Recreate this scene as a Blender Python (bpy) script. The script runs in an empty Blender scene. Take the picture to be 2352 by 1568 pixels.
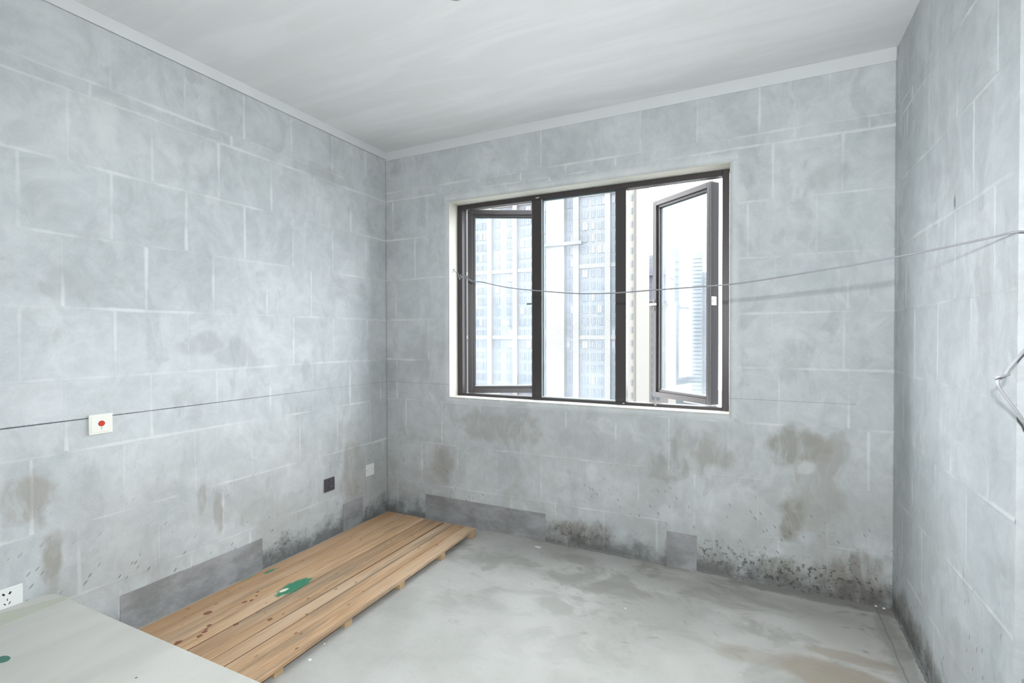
import bpy, bmesh, math, random
from mathutils import Vector, Matrix, noise as mnoise

random.seed(7)
scene = bpy.context.scene
COL = scene.collection

# ------------------------------------------------------------------ camera
F_PX, YAW, PITCH, ROLL = 1156.589, 0.4581768, -0.0116310, -0.0018522
CAM = Vector((2.62135, -3.09575, 1.37395))
W, H = 3.2218, 2.8
s_, c_ = math.sin(YAW), math.cos(YAW)
FW = Vector((-s_ * math.cos(PITCH), c_ * math.cos(PITCH), math.sin(PITCH)))
R0 = Vector((c_, s_, 0)); U0 = R0.cross(FW)
RT = math.cos(ROLL) * R0 + math.sin(ROLL) * U0
UP = -math.sin(ROLL) * R0 + math.cos(ROLL) * U0


def ray(x, y):
    return FW + RT * ((x - 1176) / F_PX) + UP * ((784 - y) / F_PX)


def on(x, y, ax, v):
    """the point of the plane (axis ax = v) seen at photo pixel x, y"""
    d = ray(x, y)
    return CAM + d * ((v - CAM[ax]) / d[ax])


cd = bpy.data.cameras.new('camera')
cd.sensor_width = 36.0
cd.lens = F_PX / 2352 * 36.0
cd.clip_end = 2000
cam = bpy.data.objects.new('camera', cd)
M = Matrix((RT, UP, -FW)).transposed().to_4x4()
M.translation = CAM
cam.matrix_world = M
COL.objects.link(cam)
scene.camera = cam

# ------------------------------------------------------------------ world, lights, exposure
wd = bpy.data.worlds.new('overcast_sky'); scene.world = wd
wd.use_nodes = True
bg = wd.node_tree.nodes['Background']
bg.inputs[0].default_value = (0.95, 0.972, 1.0, 1)
bg.inputs[1].default_value = 6.8


# the photographer's flash, just above the lens: it throws the wire's shadow
fl = bpy.data.lights.new('camera_flash', 'SPOT')
fl.spot_size = math.radians(158); fl.spot_blend = 0.8
fl.energy = 118; fl.color = (0.955, 0.985, 1.0); fl.shadow_soft_size = 0.028
flo = bpy.data.objects.new('camera_flash', fl); COL.objects.link(flo)
flo.location = CAM + RT * 0.07 + UP * 0.2
flo.rotation_euler = M.to_euler()

vs = scene.view_settings
vs.view_transform = 'Standard'; vs.look = 'None'; vs.gamma = 1.0
vs.use_curve_mapping = False; vs.exposure = 0.92
scene.display_settings.display_device = 'sRGB'
scene.cycles.max_bounces = 6; scene.cycles.diffuse_bounces = 3; scene.cycles.glossy_bounces = 2
scene.cycles.adaptive_threshold = 0.035


# ------------------------------------------------------------------ node helper
class NT:
    def __init__(s, name):
        s.mat = bpy.data.materials.new(name); s.mat.use_nodes = True
        s.t = s.mat.node_tree
        s.b = s.t.nodes['Principled BSDF']
        s.out = s.t.nodes['Material Output']

    def nd(s, typ, **kw):
        n = s.t.nodes.new(typ)
        for k, v in kw.items():
            setattr(n, k, v)
        return n

    def put(s, sock, v):
        if isinstance(v, bpy.types.NodeSocket):
            s.t.links.new(v, sock)
        elif isinstance(v, (tuple, list)) and sock.type == 'RGBA' and len(v) == 3:
            sock.default_value = (*v, 1)
        else:
            sock.default_value = v

    def pos(s):
        return s.nd('ShaderNodeNewGeometry').outputs['Position']

    def m(s, op, a, b=0.0, c=None, clamp=False):
        n = s.nd('ShaderNodeMath', operation=op); n.use_clamp = clamp
        s.put(n.inputs[0], a); s.put(n.inputs[1], b)
        if c is not None:
            s.put(n.inputs[2], c)
        return n.outputs[0]

    def vm(s, op, a, b=(0, 0, 0)):
        n = s.nd('ShaderNodeVectorMath', operation=op)
        s.put(n.inputs[0], a); s.put(n.inputs[1], b)
        return n.outputs['Value'] if op in ('LENGTH', 'DOT_PRODUCT', 'DISTANCE') else n.outputs[0]

    def noise(s, vec, scale=1.0, detail=3.0, rough=0.5, dist=0.0, color=False):
        n = s.nd('ShaderNodeTexNoise')
        s.put(n.inputs['Vector'], vec); n.inputs['Scale'].default_value = scale
        n.inputs['Detail'].default_value = detail; n.inputs['Roughness'].default_value = rough
        n.inputs['Distortion'].default_value = dist
        return n.outputs['Color'] if color else n.outputs['Fac']

    def voro(s, vec, scale, feature='F1'):
        n = s.nd('ShaderNodeTexVoronoi', feature=feature)
        s.put(n.inputs['Vector'], vec); n.inputs['Scale'].default_value = scale
        return n.outputs['Distance']

    def step(s, v, a, b, lo=0.0, hi=1.0):
        n = s.nd('ShaderNodeMapRange', interpolation_type='SMOOTHSTEP')
        s.put(n.inputs[0], v)
        n.inputs[1].default_value = a; n.inputs[2].default_value = b
        n.inputs[3].default_value = lo; n.inputs[4].default_value = hi
        return n.outputs[0]

    def mix(s, f, a, b, blend='MIX'):
        n = s.nd('ShaderNodeMix', data_type='RGBA', blend_type=blend)
        s.put(n.inputs[0], f); s.put(n.inputs[6], a); s.put(n.inputs[7], b)
        return n.outputs[2]

    def xyz(s, v):
        n = s.nd('ShaderNodeSeparateXYZ'); s.put(n.inputs[0], v)
        return n.outputs

    def stain(s, P, c, r, jitter, lo=0.75, hi=1.0, k=1.0):
        """soft-edged blot around c with radii r, its outline bent by the colour noise in jitter"""
        n = s.nd('ShaderNodeVectorMath', operation='MULTIPLY_ADD')
        s.put(n.inputs[0], P); n.inputs[1].default_value = tuple(1.0 / q for q in r)
        s.put(n.inputs[2], s.vm('SUBTRACT', jitter, tuple(a / q for a, q in zip(c, r))))
        return s.step(s.vm('LENGTH', n.outputs[0]), lo, hi, k, 0.0)

    def jit(s, P, scale, amp, detail=3):
        n = s.noise(P, scale, detail, 0.55, color=True)
        return s.vm('MULTIPLY', s.vm('SUBTRACT', n, (0.5, 0.5, 0.5)), (amp,) * 3)

    def bump(s, h, strength, dist):
        n = s.nd('ShaderNodeBump'); n.inputs['Strength'].default_value = strength
        n.inputs['Distance'].default_value = dist
        s.put(n.inputs['Height'], h)
        s.t.links.new(n.outputs[0], s.b.inputs['Normal'])

    def fin(s, col, rough=0.8, metal=0.0, spec=0.3):
        s.put(s.b.inputs['Base Color'], col); s.put(s.b.inputs['Roughness'], rough)
        s.b.inputs['Metallic'].default_value = metal
        s.b.inputs['Specular IOR Level'].default_value = spec
        return s.mat


def plain(name, col, rough=0.6, metal=0.0, spec=0.4, var=0.06, scale=25.0):
    n = NT(name); P = n.pos()
    f = n.noise(P, scale, 4)
    a = tuple(k * (1 - var) for k in col); b = tuple(min(1, k * (1 + var)) for k in col)
    return n.fin(n.mix(f, a, b), rough, metal, spec)


# ------------------------------------------------------------------ materials
def wall_material(name, stains_shade=(), specks=1.0, mould=(), dash=(0, 0, 0), damp=1.0):
    n = NT(name); P = n.pos(); x, y, z = n.xyz(P)
    warp = n.noise(P, 2.6, 2, 0.5, color=True)
    wa, wb, wc = n.xyz(warp)
    Pd = n.vm('ADD', P, n.vm('MULTIPLY', n.vm('SUBTRACT', warp, (0.5, 0.5, 0.5)), (0.3, 0.3, 0.3)))
    big = n.noise(P, 1.3, 3, 0.55)
    col = n.mix(n.step(big, 0.32, 0.7), (0.435, 0.468, 0.478), (0.575, 0.607, 0.619))
    # trowel smears, mostly upright
    st = n.noise(n.vm('MULTIPLY', Pd, (7, 7, 1.6)), 1.0, 4, 0.6)
    col = n.mix(n.step(st, 0.52, 0.72, 0, 0.5), col, (0.62, 0.65, 0.662))
    st2 = n.noise(n.vm('ADD', n.vm('MULTIPLY', Pd, (5, 5, 2.2)), (4, 9, 2)), 1.0, 4, 0.62)
    col = n.mix(n.step(st2, 0.55, 0.64, 0, 0.5), col, (0.385, 0.405, 0.408))
    # hard-edged trowel laps
    for k, (sc, off, lo_, colr) in enumerate((((3.2, 3.2, 2.4), (1, 2, 3), 0.55, (0.63, 0.66, 0.67)), ((4.5, 4.5, 2.0), (6, 1, 8), 0.57, (0.38, 0.402, 0.405)), ((8, 8, 3.0), (3, 8, 4), 0.60, (0.37, 0.39, 0.39)))):
        lap = n.noise(n.vm('ADD', n.vm('MULTIPLY', Pd, sc), off), 1.0, 2, 0.5)
        fade = (wa, wb, wc)[k]
        col = n.mix(n.m('MULTIPLY', n.step(lap, lo_, lo_ + 0.018), n.step(fade, 0.38, 0.68, 0.0, 0.42)), col, colr)
    mid = n.noise(Pd, 13, 5, 0.72)
    col = n.mix(0.20, col, n.mix(n.step(mid, 0.3, 0.7), (0.30, 0.32, 0.325), (0.72, 0.745, 0.755)))
    # fine grain
    fine = n.noise(P, 110, 3, 0.75)
    col = n.mix(0.13, col, n.mix(fine, (0.3, 0.32, 0.33), (0.75, 0.77, 0.78)))
    oi = n.nd('ShaderNodeObjectInfo').outputs['Random']
    col = n.mix(1.0, col, n.mix(oi, (0.965, 0.97, 0.97), (1.03, 1.025, 1.025)), 'MULTIPLY')
    at = n.nd('ShaderNodeAttribute', attribute_name='smear').outputs['Fac']
    col = n.mix(n.m('MULTIPLY', at, 0.7, clamp=True), col, (0.67, 0.695, 0.70))
    # earthy damp tint in the lower part
    lo = n.noise(n.vm('ADD', P, (3.1, 1.7, 0)), 2.6, 4, 0.6)
    mk = n.m('MULTIPLY', n.step(lo, 0.42, 0.6), n.step(z, 0.3, 0.98, 0.75 * damp, 0.0))
    col = n.mix(mk, col, (0.365, 0.362, 0.338))
    jt = n.jit(P, 7.0, 1.7, 4)
    brk = n.step(n.noise(n.vm('MULTIPLY', Pd, (16, 16, 3.5)), 1.0, 3, 0.65), 0.34, 0.56, 0.45, 1.0)
    tones = {}
    for c, r, k, cc in stains_shade:
        m_ = n.stain(P, c, r, jt, 0.5, 1.0, min(1.0, k * 1.15))
        tones[cc] = n.m('MAXIMUM', tones[cc], m_) if cc in tones else m_
    for cc, m_ in tones.items():
        col = n.mix(n.m('MULTIPLY', m_, brk), col, cc)
    # dirt along the floor
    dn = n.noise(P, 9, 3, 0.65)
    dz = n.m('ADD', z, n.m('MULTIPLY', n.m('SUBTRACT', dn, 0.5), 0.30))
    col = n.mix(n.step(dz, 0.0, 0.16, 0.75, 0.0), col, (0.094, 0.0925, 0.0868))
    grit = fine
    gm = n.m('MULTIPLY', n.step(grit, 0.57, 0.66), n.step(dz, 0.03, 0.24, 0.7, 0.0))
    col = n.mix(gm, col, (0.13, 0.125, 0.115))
    # mould speckle at the damp foot of the wall
    speck = n.step(n.noise(P, 34, 4, 0.75), 0.53, 0.60)
    for c, r, k in mould:
        mm = n.m('MULTIPLY', n.stain(P, c, r, jt, 0.35, 1.15), speck)
        col = n.mix(n.m('MULTIPLY', mm, k), col, (0.085, 0.08, 0.07))
    # slurry thrown up in slanting dashes
    rx = n.nd('ShaderNodeVectorRotate', rotation_type='EULER_XYZ'); n.put(rx.inputs['Vector'], P)
    rx.inputs['Rotation'].default_value = dash
    v2 = n.voro(n.vm('MULTIPLY', rx.outputs[0], (1.0, 1.0, 0.30)), 42.0)
    d2 = n.m('MULTIPLY', n.step(v2, 0.11, 0.17, 1.0, 0.0), n.step(wb, 0.42, 0.52))
    col = n.mix(n.m('MULTIPLY', d2, n.step(z, 0.15, 0.85, 0.75 * specks, 0.0)), col, (0.17, 0.17, 0.165))
    # ink line snapped around the room at about one metre
    ln = n.m('ABSOLUTE', n.m('SUBTRACT', n.m('ADD', z, n.m('MULTIPLY', n.m('SUBTRACT', fine, 0.5), 0.004)), 1.0135 + 0.004))
    lw = n.m('ADD', 0.0006, n.m('MULTIPLY', n.step(y, -2.4, -0.3, 1, 0), 0.0022))
    lm = n.m('LESS_THAN', ln, lw)
    lm = n.m('MULTIPLY', lm, n.step(wa, 0.3, 0.45, 0.45, 1.0))
    lm = n.m('MULTIPLY', lm, n.m('LESS_THAN', x, 3.06))
    col = n.mix(n.m('MULTIPLY', lm, 0.85), col, (0.045, 0.05, 0.06))
    n.bump(n.m('ADD', n.m('MULTIPLY', n.noise(n.vm('MULTIPLY', P, (7, 7, 1.6)), 1.0, 2), 0.7), n.m('MULTIPLY', n.noise(P, 110, 1), 0.25)), 0.28, 0.006)
    return n.fin(col, 0.86, 0, 0.22)


GREY_BROWN = (0.335, 0.325, 0.295)
DAMP = (0.30, 0.295, 0.265)
DIRT, PALE, SLATE = (0.245, 0.23, 0.207), (0.62, 0.64, 0.64), (0.365, 0.38, 0.382)
st_back = [
    ((2.80, 0, 0.78), (0.19, 0.3, 0.14), 0.75, DAMP), ((2.93, 0, 0.72), (0.17, 0.3, 0.17), 0.55, GREY_BROWN),
    ((2.78, 0, 0.40), (0.075, 0.3, 0.17), 0.85, DAMP), ((2.90, 0, 0.50), (0.13, 0.3, 0.32), 0.5, GREY_BROWN),
    ((2.30, 0, 0.70), (0.22, 0.3, 0.17), 0.6, GREY_BROWN), ((2.12, 0, 0.58), (0.16, 0.3, 0.12), 0.5, DAMP),
    ((1.00, 0, 0.72), (0.42, 0.3, 0.15), 0.5, GREY_BROWN), ((0.53, 0, 0.43), (0.12, 0.3, 0.17), 0.6, GREY_BROWN),
    ((3.05, 0, 0.08), (0.25, 0.3, 0.22), 0.7, DIRT), ((1.60, 0, 0.10), (0.24, 0.3, 0.12), 0.7, DIRT),
    ((2.72, 0, 0.10), (0.14, 0.3, 0.10), 0.7, DAMP), ((1.66, 0, 0.50), (0.05, 0.3, 0.06), 0.75, PALE),
    ((2.85, 0, 0.66), (0.05, 0.3, 0.05), 0.6, PALE), ((0.35, 0, 1.2), (0.10, 0.3, 0.20), 0.3, SLATE),
    ((2.52, 0, 2.16), (0.045, 0.3, 0.07), 0.7, PALE), ((2.95, 0, 2.2), (0.14, 0.3, 0.1), 0.4, SLATE),
]
st_left = [
    ((0, -2.15, 0.74), (0.3, 0.12, 0.12), 0.7, GREY_BROWN), ((0, -2.08, 0.47), (0.3, 0.05, 0.16), 0.8, GREY_BROWN),
    ((0, -1.37, 0.42), (0.3, 0.035, 0.17), 0.55, GREY_BROWN), ((0, -1.46, 0.50), (0.3, 0.03, 0.10), 0.55, GREY_BROWN),
    ((0, -0.36, 0.50), (0.3, 0.12, 0.20), 0.5, GREY_BROWN), ((0, -0.40, 0.32), (0.3, 0.15, 0.12), 0.5, GREY_BROWN),
    ((0, -1.45, 1.33), (0.3, 0.16, 0.08), 0.5, SLATE), ((0, -1.25, 1.28), (0.3, 0.14, 0.10), 0.4, SLATE),
    ((0, -0.78, 1.15), (0.3, 0.05, 0.10), 0.5, SLATE), ((0, -1.88, 2.33), (0.3, 0.10, 0.14), 0.55, PALE),
    ((0, -0.62, 2.45), (0.3, 0.25, 0.08), 0.45, SLATE), ((0, -2.0, 1.62), (0.3, 0.2, 0.12), 0.35, SLATE),
]
stain_shade_right = [
    ((W, -0.16, 0.9), (0.3, 0.22, 0.9), 0.30, SLATE), ((W, -0.855, 1.826), (0.3, 0.014, 0.035), 0.8, (0.16, 0.17, 0.17)),  # first blot paints the corner's shade into the wall colour
    ((W, -0.35, 0.1), (0.3, 0.5, 0.10), 0.6, DIRT),
]
M_back = wall_material('aerated_block_back_wall', st_back, 1.0, (((2.86, 0, 0.07), (0.52, 0.3, 0.15), 0.9), ((1.56, 0, 0.08), (0.28, 0.3, 0.10), 0.7), ((2.45, 0, 0.12), (0.2, 0.3, 0.10), 0.6)), (0, 0.6, 0), 0.6)
M_left = wall_material('aerated_block_left_wall', st_left, 1.1, (((0, -0.95, 0.08), (0.3, 0.13, 0.10), 0.55), ((0, -0.2, 0.05), (0.3, 0.2, 0.12), 0.4)), (0.75, 0, 0), 0.45)
M_right = wall_material('aerated_block_right_wall', stain_shade_right, 1.2, (((W, -0.6, 0.03), (0.3, 0.5, 0.09), 0.6),), (-0.25, 0, 0), 0.3)


def ceiling_material():
    n = NT('trowelled_ceiling_plaster'); P = n.pos()
    n_ = n.noise(n.vm('MULTIPLY', P, (1.1, 6.5, 1)), 1.0, 4, 0.55, 0.7)
    col = n.mix(n.step(n_, 0.38, 0.68), (0.71, 0.722, 0.724), (0.765, 0.775, 0.777))
    n2 = n.noise(P, 2.2, 4, 0.6, 0.8)
    col = n.mix(n.step(n2, 0.5, 0.7, 0, 0.3), col, (0.685, 0.68, 0.665))
    n3 = n.noise(n.vm('MULTIPLY', P, (9, 50, 1)), 1.0, 2)
    col = n.mix(n.step(n3, 0.74, 0.8, 0, 0.4), col, (0.72, 0.73, 0.73))
    n.bump(n_, 0.15, 0.01)
    return n.fin(col, 0.85, 0, 0.2)


def floor_material():
    n = NT('broomed_concrete_floor'); P = n.pos(); x, y, z = n.xyz(P)
    a = n.noise(P, 1.6, 5, 0.6)
    col = n.mix(n.step(a, 0.33, 0.68), (0.37, 0.365, 0.338), (0.475, 0.472, 0.446))
    g = n.noise(P, 70, 4, 0.7)
    col = n.mix(0.13, col, n.mix(g, (0.3, 0.3, 0.29), (0.8, 0.8, 0.78)))
    # scuffs and boot smears, longer in x; weighting adds painted shade by the window
    b = n.noise(n.vm('MULTIPLY', P, (7, 15, 1)), 1.0, 4, 0.6, 1.5)
    zone = n.step(y, -1.5, -0.35, 0.12, 1.0)
    col = n.mix(n.m('MULTIPLY', n.step(b, 0.60, 0.72, 0, 0.75), n.m('MULTIPLY', zone, n.step(n.noise(P, 2.7, 3), 0.36, 0.5))), col, (0.22, 0.215, 0.195))
    c = n.noise(n.vm('ADD', n.vm('MULTIPLY', P, (3, 4, 1)), (7, 3, 0)), 1.0, 5, 0.62, 0.8)
    col = n.mix(n.m('MULTIPLY', n.step(c, 0.49, 0.63, 0, 0.75), n.step(y, -1.4, -0.3, 0.12, 1.0)), col, (0.285, 0.28, 0.255))  # grime, with painted shade added towards the window wall
    jt = n.jit(P, 6.0, 1.2)
    for cc, r, k, kol in (
        ((2.92, -0.72, 0), (0.28, 0.12, 0.3), 0.75, (0.30, 0.25, 0.195)), ((2.98, -0.55, 0), (0.2, 0.05, 0.3), 0.65, (0.31, 0.27, 0.215)),
        ((2.60, -0.72, 0), (0.18, 0.08, 0.3), 0.5, (0.34, 0.305, 0.255)), ((3.16, -0.55, 0), (0.06, 0.7, 0.3), 0.55, (0.27, 0.265, 0.245)),
        ((2.9, -0.03, 0), (0.5, 0.07, 0.3), 0.7, (0.20, 0.195, 0.18)), ((1.328, -0.102, 0), (0.028, 0.016, 0.3), 0.95, (0.85, 0.87, 0.88)),
        ((1.62, -0.16, 0), (0.16, 0.10, 0.3), 0.45, (0.24, 0.235, 0.215)), ((2.1, -0.5, 0), (0.35, 0.2, 0.3), 0.45, (0.30, 0.295, 0.27)),
        ((0.98, -1.0, 0), (0.09, 0.16, 0.3), 0.35, (0.33, 0.33, 0.31)), ((1.75, -0.42, 0), (0.5, 0.10, 0.3), 0.45, (0.25, 0.245, 0.225)),
        ((2.45, -0.22, 0), (0.7, 0.14, 0.3), 0.4, (0.27, 0.265, 0.24)),
    ):
        col = n.mix(n.m('MULTIPLY', n.stain(P, cc, r, jt, 0.6, 1.0), k), col, kol)
    # crack parallel to the right wall
    cr = n.m('ABSOLUTE', n.m('SUBTRACT', n.m('ADD', x, n.m('MULTIPLY', n.noise(P, 9, 5), 0.016)), 3.158))
    cr = n.m('MULTIPLY', n.step(cr, 0.001, 0.006, 0.6, 0), n.step(y, -0.75, -0.65))
    col = n.mix(cr, col, (0.18, 0.175, 0.16))
    # broom lines
    wv = n.nd('ShaderNodeTexWave', wave_type='BANDS', bands_direction='DIAGONAL')
    n.put(wv.inputs['Vector'], n.vm('MULTIPLY', P, (30, 95, 1)))
    wv.inputs['Scale'].default_value = 1.0; wv.inputs['Distortion'].default_value = 1.2
    wv.inputs['Detail'].default_value = 2
    br = n.m('MULTIPLY', wv.outputs['Fac'], n.step(n.noise(P, 2.4, 3), 0.42, 0.6))
    col = n.mix(n.m('MULTIPLY', br, 0.16), col, (0.36, 0.36, 0.34))
    n.bump(n.m('ADD', n.m('MULTIPLY', br, 0.4), n.m('MULTIPLY', g, 0.4)), 0.25, 0.004)
    return n.fin(col, 0.72, 0, 0.35)


def wood_material():
    n = NT('pine_planks'); P = n.pos()
    oi = n.nd('ShaderNodeObjectInfo').outputs['Random']
    off = n.nd('ShaderNodeCombineXYZ')
    n.put(off.inputs[0], n.m('MULTIPLY', oi, 7.0)); n.put(off.inputs[1], n.m('MULTIPLY', oi, 13.0))
    Q = n.vm('ADD', P, off.outputs[0])
    gr = n.noise(n.vm('MULTIPLY', Q, (75, 3.2, 30)), 1.0, 4, 0.6, 0.9)
    col = n.mix(n.step(gr, 0.3, 0.72), (0.43, 0.265, 0.145), (0.575, 0.39, 0.24))
    col = n.mix(n.step(n.noise(n.vm('MULTIPLY', Q, (9, 1.0, 5)), 1.0, 3), 0.42, 0.68, 0, 0.55), col, (0.70, 0.545, 0.40))
    col = n.mix(1.0, col, n.mix(oi, (0.80, 0.78, 0.76), (1.1, 1.09, 1.08)), 'MULTIPLY')
    # walked-in dirt, greyish bands along the grain
    dt = n.noise(n.vm('ADD', n.vm('MULTIPLY', P, (14, 1.4, 3)), (2, 5, 0)), 1.0, 4, 0.6, 0.6)
    col = n.mix(n.step(dt, 0.50, 0.66, 0, 0.6), col, (0.25, 0.195, 0.14))
    # shade by the wall painted in: planks darken towards it
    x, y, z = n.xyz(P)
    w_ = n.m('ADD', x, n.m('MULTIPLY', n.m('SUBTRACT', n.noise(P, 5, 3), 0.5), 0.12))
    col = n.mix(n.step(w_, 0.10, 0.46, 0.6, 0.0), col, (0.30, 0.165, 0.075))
    # knots
    kv = n.voro(n.vm('MULTIPLY', Q, (1.0, 0.5, 0.2)), 21.0)
    kn = n.step(kv, 0.07, 0.14, 0.85, 0.0)
    kn = n.m('MULTIPLY', kn, n.step(n.noise(Q, 6, 1), 0.47, 0.52))
    col = n.mix(kn, col, (0.16, 0.075, 0.03))
    jt = n.jit(P, 60.0, 0.9)
    jg = n.jit(n.vm('MULTIPLY', P, (1.0, 0.35, 1)), 60.0, 0.7)
    for c, r in (((0.262, -1.60, .055), .018), ((0.33, -1.455, .055), .012), ((0.345, -1.43, .055), .010), ((0.375, -1.80, .055), .014),
                 ((0.37, -1.66, .055), .010), ((0.40, -1.70, .055), .011), ((0.385, -1.685, .055), .008), ((0.47, -1.60, .055), .012),
                 ((0.575, -1.505, .055), .011), ((0.41, -1.73, .055), .012), ((0.33, -1.39, .055), .008), ((0.30, -1.36, .055), .008)):
        col = n.mix(n.m('MULTIPLY', n.stain(P, c, (r, r * 1.3, .1), jt), 0.85), col, (0.17, 0.045, 0.02))
    gm = n.stain(P, (0.420, -1.238, .055), (.055, .125, .2), jg, 0.72, 0.95)
    col = n.mix(gm, col, (0.045, 0.215, 0.125))
    col = n.mix(n.m('MULTIPLY', n.stain(P, (0.155, -1.175, .055), (.02, .05, .2), jg, 0.5, 1.0), 0.9), col, (0.05, 0.21, 0.12))
    col = n.mix(n.m('MULTIPLY', n.stain(P, (0.113, -1.28, .055), (.012, .06, .2), jg, 0.5, 1.0), 0.8), col, (0.05, 0.22, 0.14))
    col = n.mix(n.stain(P, (0.405, -1.29, .055), (.020, .036, .2), jg, 0.55, 0.85), col, (0.80, 0.77, 0.62))
    n.bump(gr, 0.2, 0.003)
    return n.fin(col, 0.62, 0, 0.35)


def board_material():
    n = NT('white_laminate_board'); P = n.pos()
    a = n.noise(n.vm('MULTIPLY', P, (5.5, 1.2, 1)), 1.0, 4, 0.5, 0.5)
    col = n.mix(n.step(a, 0.35, 0.7), (0.50, 0.495, 0.455), (0.575, 0.57, 0.53))
    col = n.mix(0.06, col, n.mix(n.noise(P, 120, 3), (0.4, 0.4, 0.4), (0.9, 0.9, 0.9)))
    jt = n.jit(P, 30, 0.25)
    col = n.mix(n.stain(P, on(6, 1513, 2, .326)[:], (.028, .018, .2), jt, 0.9, 1.0), col, (0.06, 0.19, 0.14))
    col = n.mix(n.stain(P, on(313, 1555, 2, .326)[:], (.004, .004, .2), jt, 0.8, 1.0), col, (0.1, 0.1, 0.1))
    return n.fin(col, 0.5, 0, 0.4)


M_ceil, M_floor, M_wood, M_board = ceiling_material(), floor_material(), wood_material(), board_material()
M_band = plain('pale_plaster_band', (0.655, 0.675, 0.68), 0.85, 0, 0.2, 0.04, 6)
M_reveal = plain('cream_putty_reveal', (0.53, 0.52, 0.475), 0.85, 0, 0.2, 0.04, 8)
def patch_material():
    n = NT('grey_cement_patch'); P = n.pos()
    a = n.noise(n.vm('MULTIPLY', P, (5, 5, 9)), 1.0, 5, 0.65, 0.15)
    col = n.mix(n.step(a, 0.34, 0.66), (0.235, 0.235, 0.232), (0.375, 0.378, 0.39))
    col = n.mix(0.12, col, n.mix(n.noise(P, 80, 3), (0.1, 0.1, 0.1), (0.6, 0.6, 0.6)))
    return n.fin(col, 0.85, 0, 0.2)


M_patch = patch_material()
M_bronze = plain('bronze_aluminium', (0.052, 0.045, 0.045), 0.42, 0.15, 0.5, 0.1, 60)
M_gasket = plain('dark_rubber_gasket', (0.05, 0.075, 0.08), 0.6)
M_bead = plain('pale_sealant_bead', (0.62, 0.65, 0.65), 0.6)
M_wire = plain('aluminium_wire', (0.30, 0.305, 0.325), 0.5, 0.25, 0.5)
M_wire2 = plain('bright_aluminium_wire', (0.50, 0.51, 0.53), 0.4, 0.2, 0.5)
M_plastic = plain('ivory_plastic', (0.80, 0.80, 0.74), 0.35, 0, 0.5, 0.01)
M_white = plain('white_plastic', (0.78, 0.80, 0.79), 0.35, 0, 0.5, 0.01)
M_dark = plain('charcoal_plastic', (0.075, 0.075, 0.085), 0.5, 0, 0.4, 0.04)
M_black = plain('black_slot', (0.012, 0.012, 0.014), 0.8)
M_red = plain('red_button_plastic', (0.62, 0.045, 0.025), 0.35, 0, 0.5, 0.03)
M_chrome = plain('satin_steel', (0.62, 0.62, 0.63), 0.3, 0.8, 0.5)
M_tape = plain('pale_olive_tape', (0.50, 0.51, 0.425), 0.6, 0, 0.3, 0.07, 30)
M_olive = plain('grey_olive_box', (0.27, 0.27, 0.23), 0.6)
M_chip = plain('plaster_crumb', (0.74, 0.75, 0.74), 0.8)
M_sticker = plain('paper_sticker', (0.80, 0.80, 0.79), 0.7)
M_timber = plain('raw_timber', (0.52, 0.37, 0.22), 0.7, 0, 0.3, 0.12, 14)
M_concrete = plain('plain_concrete', (0.50, 0.51, 0.51), 0.85)


def glass_material(name, tint, dust):
    n = NT(name)
    t = n.nd('ShaderNodeBsdfTransparent'); t.inputs[0].default_value = (*tint, 1)
    g = n.nd('ShaderNodeBsdfGlossy'); g.inputs['Roughness'].default_value = 0.02
    d = n.nd('ShaderNodeBsdfTranslucent'); d.inputs[0].default_value = (0.86, 0.9, 0.97, 1)
    fr = n.nd('ShaderNodeFresnel'); fr.inputs[0].default_value = 1.45
    P = n.pos()
    f = n.m('MULTIPLY', n.step(n.noise(P, 3.0, 5, 0.6), 0.25, 0.75, 0.6, 1.2), dust)
    m1 = n.nd('ShaderNodeMixShader'); n.put(m1.inputs[0], f)
    n.t.links.new(t.outputs[0], m1.inputs[1]); n.t.links.new(d.outputs[0], m1.inputs[2])
    m2 = n.nd('ShaderNodeMixShader'); n.put(m2.inputs[0], n.m('MULTIPLY', fr.outputs[0], 0.1))
    n.t.links.new(m1.outputs[0], m2.inputs[1]); n.t.links.new(g.outputs[0], m2.inputs[2])
    n.t.links.new(m2.outputs[0], n.out.inputs['Surface'])
    return n.mat


M_glass = glass_material('dusty_window_glass', (0.94, 0.97, 0.978), 0.038)


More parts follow.
